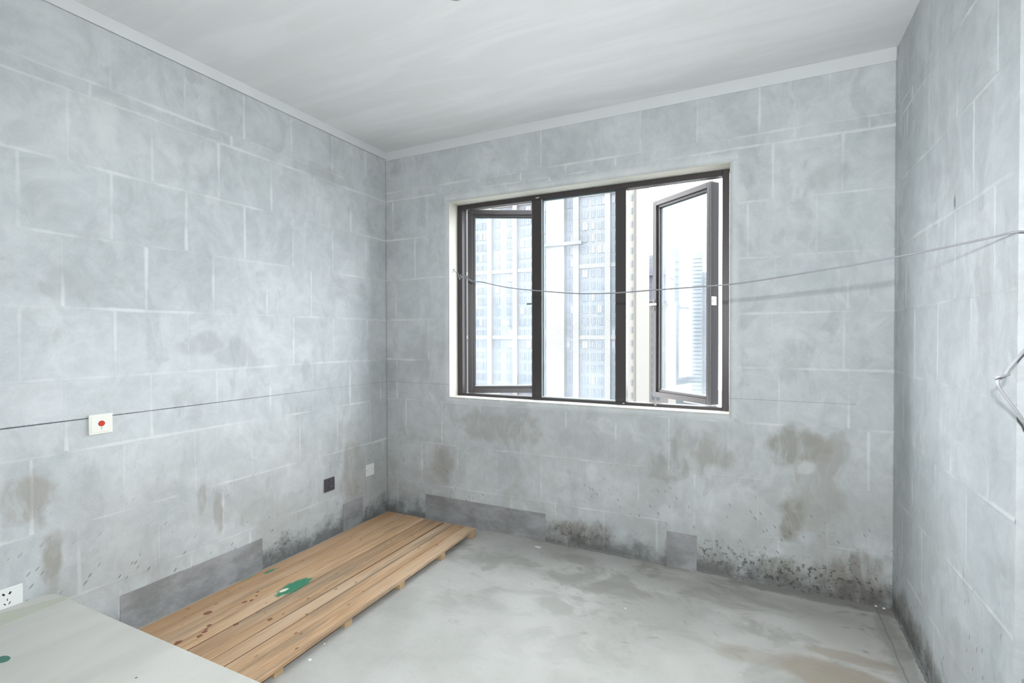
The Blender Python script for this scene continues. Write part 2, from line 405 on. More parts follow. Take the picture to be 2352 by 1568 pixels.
# ------------------------------------------------------------------ mesh helpers
class MB:
    def __init__(s):
        s.v = []; s.f = []

    def box(s, x0, x1, y0, y1, z0, z1):
        b = len(s.v)
        s.v += [(x, y, z) for z in (z0, z1) for y in (y0, y1) for x in (x0, x1)]
        for q in ((0, 2, 3, 1), (4, 5, 7, 6), (0, 1, 5, 4), (2, 6, 7, 3), (0, 4, 6, 2), (1, 3, 7, 5)):
            s.f.append(tuple(b + k for k in q))
        return s

    def prism(s, poly, z0, z1):
        """poly: (x, y) corners, counter-clockwise seen from +z"""
        b = len(s.v); k = len(poly)
        s.v += [(p[0], p[1], z0) for p in poly] + [(p[0], p[1], z1) for p in poly]
        s.f.append(tuple(b + i for i in reversed(range(k)))); s.f.append(tuple(b + k + i for i in range(k)))
        for i in range(k):
            j = (i + 1) % k
            s.f.append((b + i, b + j, b + k + j, b + k + i))
        return s

    def cyl(s, c, axis, r, h, seg=20, r2=None):
        """from c along axis for h"""
        ax = Vector(axis).normalized(); u = ax.orthogonal().normalized(); w = ax.cross(u)
        c = Vector(c); b = len(s.v); r2 = r if r2 is None else r2
        for base, rr in ((c, r), (c + ax * h, r2)):
            s.v += [tuple(base + (u * math.cos(2 * math.pi * i / seg) + w * math.sin(2 * math.pi * i / seg)) * rr) for i in range(seg)]
        s.f.append(tuple(b + i for i in reversed(range(seg)))); s.f.append(tuple(b + seg + i for i in range(seg)))
        for i in range(seg):
            j = (i + 1) % seg
            s.f.append((b + i, b + j, b + seg + j, b + seg + i))
        return s

    def tube(s, pts, r, seg=8):
        pts = [Vector(p) for p in pts]; b = len(s.v); u = None
        for i, p in enumerate(pts):
            t = (pts[min(i + 1, len(pts) - 1)] - pts[max(i - 1, 0)]).normalized()
            u = t.orthogonal().normalized() if u is None else (u - t * u.dot(t)).normalized()
            w = t.cross(u)
            s.v += [tuple(p + (u * math.cos(2 * math.pi * k / seg) + w * math.sin(2 * math.pi * k / seg)) * r) for k in range(seg)]
        for i in range(len(pts) - 1):
            for k in range(seg):
                a = b + i * seg + k; c = b + i * seg + (k + 1) % seg
                s.f.append((a, c, c + seg, a + seg))
        s.f.append(tuple(b + k for k in reversed(range(seg))))
        s.f.append(tuple(b + (len(pts) - 1) * seg + k for k in range(seg)))
        return s

    def mesh(s, name, mat, bevel=0.0, smooth=False):
        me = bpy.data.meshes.new(name)
        me.from_pydata(s.v, [], s.f)
        if bevel:
            bm = bmesh.new(); bm.from_mesh(me)
            bmesh.ops.bevel(bm, geom=bm.edges[:], offset=bevel, segments=1, affect='EDGES')
            bm.to_mesh(me); bm.free()
        me.materials.append(mat)
        if smooth:
            for p in me.polygons:
                p.use_smooth = True
        me.update()
        return me


def link(name, me, parent=None, loc=(0, 0, 0), rotz=0.0):
    o = bpy.data.objects.new(name, me); COL.objects.link(o)
    o.location = loc; o.rotation_euler = (0, 0, rotz)
    if parent is not None:
        o.parent = parent
    return o


def tag(o, label=None, cat=None, group=None, kind=None):
    for k, v in (('label', label), ('category', cat), ('group', group), ('kind', kind)):
        if v:
            o[k] = v
    return o


def bx(name, mat, x0, x1, y0, y1, z0, z1, parent=None, bevel=0.0):
    """a box placed by its world extents; the parent must be unrotated"""
    c = Vector(((x0 + x1) / 2, (y0 + y1) / 2, (z0 + z1) / 2))
    hx, hy, hz = (x1 - x0) / 2, (y1 - y0) / 2, (z1 - z0) / 2
    me = MB().box(-hx, hx, -hy, hy, -hz, hz).mesh(name, mat, bevel)
    return link(name, me, parent, c - (parent_origin(parent) if parent else Vector()))


def parent_origin(o):
    v = Vector(o.location)
    while o.parent is not None:
        o = o.parent; v = v + Vector(o.location)
    return v


def smooth_path(pts, n=6):
    pts = [Vector(p) for p in pts]; out = []
    for i in range(len(pts) - 1):
        p0 = pts[max(i - 1, 0)]; p1 = pts[i]; p2 = pts[i + 1]; p3 = pts[min(i + 2, len(pts) - 1)]
        for k in range(n):
            t = k / n
            out.append(0.5 * (2 * p1 + (p2 - p0) * t + (2 * p0 - 5 * p1 + 4 * p2 - p3) * t * t + (3 * p1 - p0 - 3 * p2 + p3) * t ** 3))
    out.append(pts[-1])
    return out


# ------------------------------------------------------------------ room shell
YR, XA, YJ = -4.8, 4.7, -1.338          # rear wall, alcove wall, jog of the right wall
D = 0.006                               # face of the blocks stands this far in front of the bedding slab
OX0, OX1, OZ0, OZ1 = 0.581, 2.468, 0.926, 2.350   # window opening

floor = bx('floor', M_floor, -0.2, XA + 0.2, YR - 0.2, 0.3, -0.15, 0.0)
tag(floor, 'bare scuffed concrete floor with faint broom lines', kind='structure')
ceil = bx('ceiling', M_ceil, -0.2, XA + 0.2, YR - 0.2, 0.3, H, H + 0.15)
tag(ceil, 'pale trowelled concrete ceiling', kind='structure')

wall_left = bx('wall_left', M_left, -0.2, -D, YR, 0.2, 0, H)
tag(wall_left, 'grey aerated block wall with smeared pale joints, left of the corner', kind='structure')

mb = MB()
mb.box(-0.2, OX0, D, 0.2, 0, H); mb.box(OX1, W + 0.2, D, 0.2, 0, H)
mb.box(OX0, OX1, D, 0.2, 0, OZ0); mb.box(OX0, OX1, D, 0.2, OZ1, H)
wall_back = link('wall_back', mb.mesh('wall_back', M_back))
tag(wall_back, 'grey block wall holding the window, stained damp near the floor', kind='structure')

mb = MB().prism([(W + D, 0.0), (W + D, YJ + D), (XA + 0.2, YJ + D), (XA + 0.2, 0.0)], 0, H)
wall_right = link('wall_right', mb.mesh('wall_right', M_right))
tag(wall_right, 'grey block wall on the right ending in an outer corner', kind='structure')
bx('return_face', M_right, W, XA, YJ, YJ + D, 0, H, wall_right)

wa = bx('wall_alcove', M_concrete, XA, XA + 0.2, YR, YJ, 0, H)
tag(wa, 'plain concrete wall behind the camera', kind='structure')
mb = MB()
mb.box(-0.2, XA + 0.2, YR - 0.2, YR, 0, H)
wr = link('wall_rear', mb.mesh('wall_rear', M_concrete))
tag(wr, 'concrete wall behind the camera, opposite the window', kind='structure')

COURSES = [0.0, 0.263, 0.572, 0.885, 1.192, 1.495, 1.803, 2.112, 2.418, 2.482, 2.742]
BW = 0.3255
PH_L = [-1.84, -1.67, -1.815, -1.70, -1.52, -1.39, -1.525, -1.355, -1.60, -1.525]
PH_B = [0.758, 0.981, 0.835, 1.082, 1.056, 1.07, 0.93, 1.05, 0.835, 1.31]
PH_R = [-0.98, -1.144, -0.988, -0.836, -1.011, -0.862, -1.03, -0.87, -0.95, -0.712]


def nz(a, b, c=0.0):
    return mnoise.noise(Vector((a, b, c)))


BLOCKS = {}


def block(parent, to3, mat, u0, u1, v0, v1, key):
    """one block of the wall: its face in the wall plane, bedded in the slab"""
    u0 += 0.0012; u1 -= 0.0012; v0 += 0.0012; v1 -= 0.0012
    if u1 - u0 < 0.02 or v1 - v0 < 0.02:
        return
    w = round(u1 - u0, 3); h = round(v1 - v0, 3)
    k = (key, w, h)
    if k not in BLOCKS:
        b = MB(); t = 0.0012
        ring = lambda du, dv, d: [to3(-w / 2 + du, -h / 2 + dv, d), to3(w / 2 - du, -h / 2 + dv, d), to3(w / 2 - du, h / 2 - dv, d), to3(-w / 2 + du, h / 2 - dv, d)]
        b.v = [tuple(p) for p in ring(0, 0, -0.015) + ring(0, 0, -t) + ring(t * 1.5, t * 1.5, 0)]
        b.f = [(8, 9, 10, 11)] + [(i, (i + 1) % 4, 4 + (i + 1) % 4, 4 + i) for i in range(4)] + [(4 + i, 4 + (i + 1) % 4, 8 + (i + 1) % 4, 8 + i) for i in range(4)]
        BLOCKS[k] = b.mesh('block', mat)
    o = link('block', BLOCKS[k], parent)
    o.location = to3((u0 + u1) / 2, (v0 + v1) / 2, random.uniform(-0.0006, 0.0), True) - parent_origin(parent)


def ridge(mb, to3, ua, va, ub, vb, seed, base=0.0043):
    """a smear of mortar along one joint, fading under the block faces where it was scraped off"""
    L = math.hypot(ub - ua, vb - va)
    n = max(2, int(L / 0.02)); du, dv = (ub - ua) / L, (vb - va) / L; pu, pv = -dv, du
    b = len(mb.v)
    for i in range(n + 1):
        t = i / n; u = ua + (ub - ua) * t; v = va + (vb - va) * t
        q = nz(u * 6 + seed, v * 6 - seed, seed); q2 = nz(u * 24, v * 24, seed + 5); q3 = nz(u * 2.1 + 11, v * 2.1, seed * .7)
        s = 0.42 + 0.9 * q + 0.8 * q3 + 0.35 * q2
        s = max(0.0, min(1.0, s))
        w = max(base * (1.0 + 0.5 * q + 0.45 * q2 + 0.5 * q3), 0.003)
        h = 0.0001 + 0.0014 * s
        sh = 0.004 * nz(u * 4, v * 4, seed + 9)
        u += pu * sh; v += pv * sh
        for k, hh, sm in ((-1.9, -0.0004, 0), (-0.5, h, s), (0.5, h, s), (1.9, -0.0004, 0)):
            mb.v.append(tuple(to3(u + pu * w * k, v + pv * w * k, hh, True)))
            mb.sm.append(sm)
    for i in range(n):
        for k in range(3):
            a = b + i * 4 + k
            mb.f.append((a, a + 4, a + 5, a + 1))


def build_wall(parent, to3, mat, ulo, uhi, phases, key, hole=None):
    mbm = MB(); mbm.sm = []
    for ci in range(len(COURSES) - 1):
        v0, v1 = COURSES[ci], COURSES[ci + 1]
        ph = phases[ci]
        k = math.ceil((ulo - ph) / BW)
        cuts = [ulo]
        while ph + k * BW < uhi - 0.03:
            c = ph + k * BW + random.uniform(-0.006, 0.006)
            if c > ulo + 0.03:
                cuts.append(c)
            k += 1
        cuts.append(uhi)
        for a, b in zip(cuts, cuts[1:]):
            rects = [(a, b, v0, v1)]
            if hole:
                hx0, hx1, hz0, hz1 = hole
                if a < hx1 and b > hx0 and v0 < hz1 and v1 > hz0:
                    rects = []
                    if a < hx0: rects.append((a, hx0, v0, v1))
                    if b > hx1: rects.append((hx1, b, v0, v1))
                    ca, cb = max(a, hx0), min(b, hx1)
                    if v0 < hz0: rects.append((ca, cb, v0, hz0))
                    if v1 > hz1: rects.append((ca, cb, hz1, v1))
            for r in rects:
                block(parent, to3, mat, *r, key)
        # bed joint above the course and the upright joints
        def free(u, v):
            return not (hole and hole[0] - 0.03 < u < hole[1] + 0.03 and hole[2] - 0.03 < v < hole[3] + 0.03)
        if ci < len(COURSES) - 2:
            if hole and hole[2] - .03 < v1 < hole[3] + .03:
                for ua, ub in ((ulo, hole[0] - .03), (hole[1] + .03, uhi)):
                    ridge(mbm, to3, ua, v1, ub, v1, ci * 3.7 + key)
            else:
                ridge(mbm, to3, ulo, v1, uhi, v1, ci * 3.7 + key)
        for u in cuts[1:-1]:
            a, b = v0 + .006, v1 - .006
            if not free(u, (a + b) / 2):
                if hole and v0 < hole[2] - .06 < v1: b = hole[2] - .04
                elif hole and v1 > hole[3] + .06 > v0: a = hole[3] + .04
                else: continue
            ridge(mbm, to3, u, a, u, b, u * 5.3 + ci + key)
    me = mbm.mesh('mortar', mat, smooth=True)
    at = me.attributes.new('smear', 'FLOAT', 'POINT')
    at.data.foreach_set('value', mbm.sm)
    link('mortar', me, parent, -parent_origin(parent))


def left3(u, v, d, world=False):
    return Vector((d, u, v))


def back3(u, v, d, world=False):
    return Vector((u, -d, v))


def right3(u, v, d, world=False):
    return Vector((W - d if world else -d, u, v))


BORDER = 0.045
build_wall(wall_left, lambda u, v, d, w=False: Vector((d, -u, v)), M_left, 0.0, 4.2, [-p for p in PH_L], 1)
build_wall(wall_back, back3, M_back, 0.0, W, PH_B, 2, (OX0, OX1, OZ0, OZ1))
build_wall(wall_right, right3, M_right, YJ, 0.0, PH_R, 3)


# ------------------------------------------------------------------ plaster band, borders, patches
def ragged_strip(mb, to3, ua, va, ub, vb, w0, w1, h, seed, rag=0.006):
    """a thin plaster strip from a straight inner edge (w0) to a ragged outer edge (w1)"""
    L = math.hypot(ub - ua, vb - va); n = max(3, int(L / 0.012))
    du, dv = (ub - ua) / L, (vb - va) / L; pu, pv = -dv, du
    b = len(mb.v)
    for i in range(n + 1):
        t = i / n; u = ua + (ub - ua) * t; v = va + (vb - va) * t
        e = w1 + rag * (nz(u * 9, v * 9, seed) + 0.6 * nz(u * 40, v * 40, seed))
        hh = h * (1 + 0.5 * nz(u * 14, v * 14, seed + 3))
        e0 = w0 - 0.0025 * abs(nz(u * 60, v * 60, seed + 7))
        sm = 0.55 + 0.45 * nz(u * 5, v * 5, seed + 2)
        for w, q, k in ((e0, -0.004, sm), (e0, hh, sm), (w1 * 0.5, hh, sm), (e, -0.0006, 0)):
            mb.v.append(tuple(to3(u + pu * w, v + pv * w, q, True))); mb.sm.append(k)
    for i in range(n):
        for k in range(3):
            a = b + i * 4 + k
            mb.f.append((a, a + 4, a + 5, a + 1))


mb = MB(); mb.sm = []
B = 0.055
ragged_strip(mb, back3, OX1 + B * 0.7, OZ1, OX0 - B * 0.7, OZ1, 0.0, -B, 0.0022, 1)
ragged_strip(mb, back3, OX0, OZ0 - 0.02, OX0, OZ1 + 0.03, 0.0, B * 0.9, 0.0022, 2)
ragged_strip(mb, back3, OX1, OZ1 + 0.03, OX1, OZ0 - 0.02, 0.0, B, 0.0022, 3)
ragged_strip(mb, back3, OX0 - 0.02, OZ0, OX1 + 0.02, OZ0, 0.0, -0.05, 0.002, 4, 0.014)
me = mb.mesh('plaster_border', M_back, smooth=True)
me.attributes.new('smear', 'FLOAT', 'POINT').data.foreach_set('value', mb.sm)
link('plaster_border', me, wall_back)

t1 = bx('trim_1', M_band, 0.0, 0.005, -4.2, 0.0, 2.742, H, None, 0.001)
tag(t1, 'pale plaster band under the ceiling on the left wall', kind='structure')
t2 = bx('trim_2', M_band, 0.0, W, -0.005, 0.0, 2.732, H, None, 0.001)
tag(t2, 'pale plaster band under the ceiling above the window', kind='structure')

# cream lining of the window opening
FY0, FY1 = 0.112, 0.172                 # window frame, inner and outer face
for nm, e in (('reveal_lining', (OX0 - 0.002, OX0 + 0.004, 0.0, FY1, OZ0, OZ1)), ('reveal_lining', (OX1 - 0.004, OX1 + 0.002, 0.0, FY1, OZ0, OZ1)),
              ('reveal_lining', (OX0, OX1, 0.0, FY1, OZ1 - 0.004, OZ1 + 0.002)), ('sill_lining', (OX0, OX1, -0.002, FY1, OZ0 - 0.008, OZ0 + 0.002))):
    bx(nm, M_reveal, *e, wall_back, 0.0008)


def patch(parent, kind, u0, u1, v1, h=0.0035):
    v0 = 0.0
    mb = MB(); n = 14
    top = [(u0 + (u1 - u0) * i / n, v1 + 0.0016 * nz(i * 3.1, u0 * 9)) for i in range(n + 1)]
    lo = [(u, v0) for u, _ in top]
    for (u, v), (ul, vl) in zip(top, lo):
        for uu, vv, d in ((u, v, -0.003), (u, v - 0.001, h), (ul, vl, h)):
            mb.v.append((d, uu, vv) if kind == 'L' else (uu, -d, vv))
    for i in range(n):
        for k in range(2):
            a = i * 3 + k
            mb.f.append((a, a + 3, a + 4, a + 1))
    e = len(mb.v) - 3
    b = len(mb.v)
    for uu in (u0, u1):
        for vv in (v0, v1 - 0.001):
            for d in (-0.003, h):
                mb.v.append((d, uu, vv) if kind == 'L' else (uu, -d, vv))
    for q in (0, 4):
        mb.f.append((b + q, b + q + 1, b + q + 3, b + q + 2))
    o = link('cement_patch', mb.mesh('cement_patch', M_patch), parent, -parent_origin(parent))
    return o


for u0, u1, v in ((-1.838, -1.105, 0.188), (-0.465, -0.275, 0.193)):
    tag(patch(wall_left, 'L', u0, u1, v), 'smooth dark grey cement patch by the floor')
for u0, u1, v in ((0.370, 1.340, 0.186), (2.123, 2.293, 0.206)):
    tag(patch(wall_back, 'B', u0, u1, v), 'smooth dark grey cement patch by the floor')

# rough mortar left along the foot of the walls
def fillet(parent, pts3, seed, name='mortar_fillet'):
    mb = MB()
    for i, (base, inn) in enumerate(pts3):
        q = 0.5 + 0.5 * nz(i * 0.21, seed); q2 = abs(nz(i * 0.9, seed + 4))
        h = 0.008 + 0.022 * q * q2 + 0.006 * q; w = 0.006 + 0.03 * q2 * q
        base = Vector(base); inn = Vector(inn)
        for p in (base + Vector((0, 0, h)) - inn * 0.002, base + inn * w * 0.35 + Vector((0, 0, h * 0.55)), base + inn * w - Vector((0, 0, 0.002))):
            mb.v.append(tuple(p))
    for i in range(len(pts3) - 1):
        for k in range(2):
            a = i * 3 + k
            mb.f.append((a, a + 3, a + 4, a + 1))
    link(name, mb.mesh(name, M_back), parent, -parent_origin(parent))


fillet(wall_back, [((1.345 + i * 0.012, 0, 0), (0, -1, 0)) for i in range(65)], 3)
fillet(wall_back, [((2.30 + i * 0.012, 0, 0), (0, -1, 0)) for i in range(77)], 5)
fillet(wall_right, [((W, -i * 0.014, 0), (-1, 0, 0)) for i in range(95)], 8)

# ------------------------------------------------------------------ window
win = bpy.data.objects.new('window_1', None); COL.objects.link(win)
win.location = (OX0, FY0, OZ0)
tag(win, 'bronze framed window of three bays, both side casements open outward', 'window', kind='structure')
FX0, FX1, FZ0, FZ1 = OX0 + 0.004, OX1 - 0.012, OZ0 - 0.004, OZ1 - 0.006
JX0, JX1, JZ0, JZ1 = 0.627, 2.418, 0.947, 2.311       # clear opening of the frame
MU = ((1.193, 1.266), (1.783, 1.851))


def fr(name, *e):
    return bx(name, M_bronze, *e, win, 0.002)


fr('jamb', FX0, JX0, FY0, FY1, FZ0, FZ1); fr('jamb', JX1, FX1, FY0, FY1, FZ0, FZ1)
fr('head', JX0, JX1, FY0 + .001, FY1, JZ1, FZ1); fr('sill', JX0, JX1, FY0 + .001, FY1, FZ0, JZ0)
for a, b in MU:
    fr('mullion', a, b, FY0 - 0.001, FY1, JZ0, JZ1)
# fixed middle light
gx0, gx1 = MU[0][1], MU[1][0]
for nm, e in (('glazing_gasket', (gx0, gx0 + 0.012)), ('glazing_gasket', (gx1 - 0.004, gx1))):
    bx(nm, M_gasket, *e, FY0 + 0.012, FY0 + 0.03, JZ0, JZ1, win)
bx('glazing_gasket', M_gasket, gx0, gx1, FY0 + 0.012, FY0 + 0.03, JZ1 - 0.006, JZ1, win)
bx('sealant_bead', M_bead, gx0, gx1, FY0 + 0.006, FY0 + 0.02, JZ0, JZ0 + 0.008, win)
bx('sealant_bead', M_bead, gx0 - .001, gx0 + 0.004, FY0 + 0.004, FY0 + 0.02, JZ0, JZ1, win)
bx('window_pane', M_glass, gx0 + 0.004, gx1 - 0.002, FY0 + 0.022, FY0 + 0.028, JZ0 + 0.004, JZ1 - 0.003, win)
# crumbs of dried plaster on the frame
for k, (x, z) in enumerate(((1.225, 2.322), (1.238, 2.324), (2.03, 0.938), (1.83, 0.936))):
    bx('plaster_fleck', M_chip, x, x + 0.012, FY0 - 0.002, FY0 + 0.001, z, z + 0.005, win)


def sash(hinge, ang, mirror, width, label):
    """casement frame with its own axes: u from the hinge to the free edge, v outward through its thickness"""
    s = -1 if mirror else 1
    TH, FR, ZH = 0.068, 0.050, 1.383
    FA = 0.034
    z0 = 0.940

    def P(mb, u0, u1, v0, v1, a, b):
        return mb.box(min(s * u0, s * u1), max(s * u0, s * u1), v0, v1, a, b)
    mb = MB()
    for v0, v1, a, b in ((0.0, TH, 0.0, FA), (0.014, 0.052, FA, FR)):
        P(mb, a, b, v0, v1, a, ZH - a); P(mb, width - b, width - a, v0, v1, a, ZH - a)
        P(mb, b, width - b, v0, v1, a, b); P(mb, b, width - b, v0, v1, ZH - b, ZH - a)
    o = link('casement_sash', mb.mesh('casement_sash', M_bronze, 0.0012), win, Vector((hinge[0], hinge[1], z0)) - Vector(win.location), s * ang)
    tag(o, label)

    def sub(name, mat, *e, bevel=0.0):
        me = P(MB(), *e).mesh(name, mat, bevel)
        return link(name, me, o)
    g = FR
    sub('sash_pane', M_glass, g - .004, width - g + .004, 0.040, 0.046, g - .004, ZH - g + .004)
    for e in ((g, g + 0.006, 0.03, 0.04, g, ZH - g), (width - g - 0.006, width - g, 0.03, 0.04, g, ZH - g), (g, width - g, 0.03, 0.04, ZH - g - 0.006, ZH - g)):
        sub('sash_gasket', M_gasket, *e)
    sub('sealant_bead', M_bead, g, width - g, 0.028, 0.04, g, g + 0.006)
    sub('weather_groove', M_gasket, 0.012, 0.0145, -0.0006, 0.001, 0.012, ZH - 0.012)
    sub('weather_groove', M_gasket, width - 0.0145, width - 0.012, -0.0006, 0.001, 0.012, ZH - 0.012)
    sub('hinge_edge_shade', M_black, -0.0008, 0.001, 0.004, TH - 0.004, 0.006, ZH - 0.006)  # black sheet standing in for shade on the hinge edge
    # handle on the free stile: rose, neck and lever
    hb = MB(); hz = 0.675 if not mirror else 0.655
    P(hb, width - 0.036, width - 0.012, -0.012, 0.0, hz - 0.045, hz + 0.03)
    P(hb, width - 0.030, width - 0.018, -0.045, -0.012, hz - 0.012, hz + 0.004)
    lv = link('handle', hb.mesh('handle', M_bronze, 0.003), o)
    hb = MB()
    if mirror:
        P(hb, width - 0.085, width + 0.03, -0.052, -0.036, hz - 0.012, hz + 0.002)
    else:
        P(hb, width - 0.115, width - 0.015, -0.052, -0.038, hz - 0.010, hz + 0.002)
    link('handle_lever', hb.mesh('handle_lever', M_chrome if mirror else M_gasket, 0.003), o)
    # friction stays, top and bottom
    for zz in (ZH + 0.001, -0.007):
        sub('friction_stay', M_chrome, 0.0, 0.24, 0.01, 0.028, zz, zz + 0.006)
    if mirror:
        for k, zz in enumerate((0.62, 0.648)):
            me = MB().box(0.0009, 0.0016, 0.006, 0.046, zz, zz + 0.025).mesh('sticker', M_sticker)
            st = link('sticker', me, o)
            q = MB()
            for r in range(2):
                for c in range(2):
                    q.box(0.0017, 0.0019, 0.012 + c * 0.017, 0.020 + c * 0.017, zz + 0.004 + r * 0.011, zz + 0.0055 + r * 0.011)
            link('sticker_print', q.mesh('sticker_print', M_gasket), o)
    return o


sash((0.640, 0.172), math.radians(27.5), False, 0.555, 'left casement swung slightly outward')
sash((2.346, 0.232), math.radians(39.4), True, 0.537, 'right casement swung wide outward')


# ------------------------------------------------------------------ outside
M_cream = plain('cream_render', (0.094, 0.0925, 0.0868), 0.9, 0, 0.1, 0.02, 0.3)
M_tile = plain('pale_blue_grey_tile', (0.0762, 0.0814, 0.0895), 0.9, 0, 0.1, 0.05, 0.25)
M_pane = plain('facade_glass_blue', (0.037, 0.045, 0.057), 0.6, 0, 0.4, 0.10, 0.4)
M_pane2 = plain('facade_glass_pale', (0.1036, 0.1095, 0.1154), 0.6, 0, 0.4, 0.03, 0.4)
M_lav = plain('lavender_tile', (0.0688, 0.0703, 0.0903), 0.9, 0, 0.1, 0.04, 0.2)
M_hazy = plain('haze_blue_render', (0.080, 0.0885, 0.094), 0.9, 0, 0.1, 0.03, 0.1)  # distance haze put into the wall colour
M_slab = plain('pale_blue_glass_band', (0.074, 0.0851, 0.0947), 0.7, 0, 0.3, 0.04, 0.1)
M_ground = plain('pale_street', (0.22, 0.22, 0.21), 0.9, 0, 0.1, 0.1, 0.05)

g_ = bx('ground', M_ground, -400, 400, 5, 600, -62, -60)
tag(g_, 'street level far below the window', kind='structure')


def FX(x, Y):
    return on(x, 784, 1, Y)[0]


def tower(name, label, loc):
    o = bpy.data.objects.new(name, None); COL.objects.link(o)
    o.location = loc
    tag(o, label, 'building')
    return o


# big apartment tower filling the left and middle lights
TY = 120.0
ta = tower('apartment_tower', 'cream and blue-grey apartment tower filling the left and middle lights', (FX(1250, TY), TY, -60))
XL, XR = FX(1015, TY), FX(1438, TY)
bx('facade', M_tile, XL, XR, TY, TY + 16, -60, 75, ta)
for a, b, out in ((1123, 1133, 1.0), (1181, 1191, 1.0), (1062, 1072, 1.0), (1016, 1024, 1.0), (1226, 1236, 1.0), (1260, 1300.5, 1.6), (1319, 1332, 1.0), (1391.5, 1404, 1.0)):
    bx('pilaster', M_cream, FX(a, TY), FX(b, TY), TY - out, TY + 0.5, -60, 75, ta)
z_of = lambda y: on(1340, y, 1, TY)[2]
SH = 3.0
zb0 = z_of(779)                          # lower edge of the band seen at y = 775
for k in (-2, -1, 0, 1, 2, 3):
    zz = zb0 + k * 18.0 - 0.0
    for a, b in ((1024, 1062), (1072, 1123), (1133, 1181), (1191, 1226), (1332, 1391.5), (1404, 1440)):
        bx('storey_band', M_cream, FX(a, TY), FX(b, TY), TY - 0.5, TY + 0.4, zz, zz + 1.05, ta)
bx('balcony_bridge', M_tile, FX(1258, TY), FX(1342, TY), TY - 2.4, TY - 1.0, z_of(563), z_of(556), ta)
# windows: (left pixel, right pixel) of each column
cols = [(1092, 1098), (1103, 1109), (1112, 1121), (1138, 1148), (1166, 1178), (1196, 1205), (1209, 1220), (1302, 1308.5), (1311, 1317.5),
        (1338, 1350), (1359, 1366), (1373, 1382), (1384, 1390), (1406, 1412), (1250, 1258)]
WM = {}
for ci, (a, b) in enumerate(cols):
    xa, xb = FX(a, TY), FX(b, TY)
    for r in range(-8, 14):
        zz = zb0 - 2.25 + r * SH
        if not (-20 < zz < 46):
            continue
        w = round(xb - xa, 2); mat = M_pane2 if random.random() < 0.16 else M_pane
        k = (w, mat.name)
        if k not in WM:
            m = MB().box(-w / 2 - .07, -w / 2, -0.2, 0.1, 0, 1.75); m.box(w / 2, w / 2 + .07, -0.2, 0.1, 0, 1.75)
            m.box(-0.04, 0.04, -0.2, 0.1, 0, 1.75); m.box(-w / 2 - .1, w / 2 + .1, -0.3, 0.1, -0.12, 0)
            WM[k] = (m.mesh('tower_window', M_tile), MB().box(-w / 2, w / 2, -0.12, 0.1, 0, 1.75).mesh('pane', mat))
        f_ = link('tower_window', WM[k][0], ta, Vector(((xa + xb) / 2, TY, zz)) - Vector(ta.location))
        link('pane', WM[k][1], f_)

# cream corner block with a strip of tiny windows, seen in the open bay
tb = tower('corner_tower', 'cream tower edge with a strip of tiny windows beside the open casement', (FX(1450, 112), 112, -60))
bx('wall', M_cream, FX(1436, 112), FX(1463, 112), 112, 126, -60, 90, tb)
for a, b in ((1455, 1456.2), (1459, 1460.0), (1461.5, 1463)):
    bx('moulding', M_cream, FX(a, 112), FX(b, 112), 111.8, 112.2, -60, 90, tb)
me = None
for r in range(-8, 15):
    zz = -1.0 + r * 3.0
    xa, xb = FX(1450.2, 112), FX(1453.2, 112)
    if me is None:
        me = MB().box(-(xb - xa) / 2, (xb - xa) / 2, -0.15, 0.1, 0, 1.3).mesh('tower_window', M_pane)
    link('tower_window', me, tb, Vector(((xa + xb) / 2, 112, zz)) - Vector(tb.location))

# white low block with blue window strip, then the lavender one with a cornice, then white flats behind
def zy(x, y, Y):
    return on(x, y, 1, Y)[2]


tc = tower('white_block', 'white block with a blue window strip below the lavender building', (FX(1490, 180), 180, -60))
bx('wall', M_cream, FX(1464, 180), FX(1535, 180), 180, 198, -60, zy(1490, 690, 180), tc)
bx('parapet', M_cream, FX(1463.5, 180), FX(1536, 180), 179, 198, zy(1490, 692, 180), zy(1490, 689, 180), tc)
for a, b in ((1471, 1476), (1498, 1503), (1509, 1515)):
    for r in range(0, 20):
        zz = zy(1490, 700, 180) - r * 2.9
        bx('tower_window', M_pane, FX(a, 180), FX(b, 180), 179.8, 180.1, zz - 1.9, zz, tc)
td = tower('lavender_block', 'lavender grey building with a stepped cornice seen in the open bay', (FX(1490, 215), 215, -60))
bx('wall', M_lav, FX(1469, 215), FX(1530, 215), 215, 235, -60, zy(1490, 634, 215), td)
bx('cornice', M_lav, FX(1466, 215), FX(1531, 215), 213, 235, zy(1490, 634, 215), zy(1490, 618, 215), td)
bx('cornice_step', M_cream, FX(1467.5, 215), FX(1530.5, 215), 213.6, 235, zy(1490, 632, 215), zy(1490, 629, 215), td)
for r in range(6):
    for a, b in ((1473, 1478), (1482, 1487), (1491, 1496)):
        zz = zy(1490, 644 + r * 10, 215)
        bx('tower_window', M_pane, FX(a, 215), FX(b, 215), 214.8, 215.2, zz - 1.2, zz, td)
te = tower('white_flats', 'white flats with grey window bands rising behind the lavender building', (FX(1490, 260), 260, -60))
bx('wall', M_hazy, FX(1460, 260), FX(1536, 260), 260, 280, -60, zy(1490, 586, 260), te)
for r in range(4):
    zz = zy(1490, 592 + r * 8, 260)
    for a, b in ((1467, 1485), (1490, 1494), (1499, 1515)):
        bx('tower_window', M_slab, FX(a, 260), FX(b, 260), 259.7, 260.2, zz - 1.1, zz, te)
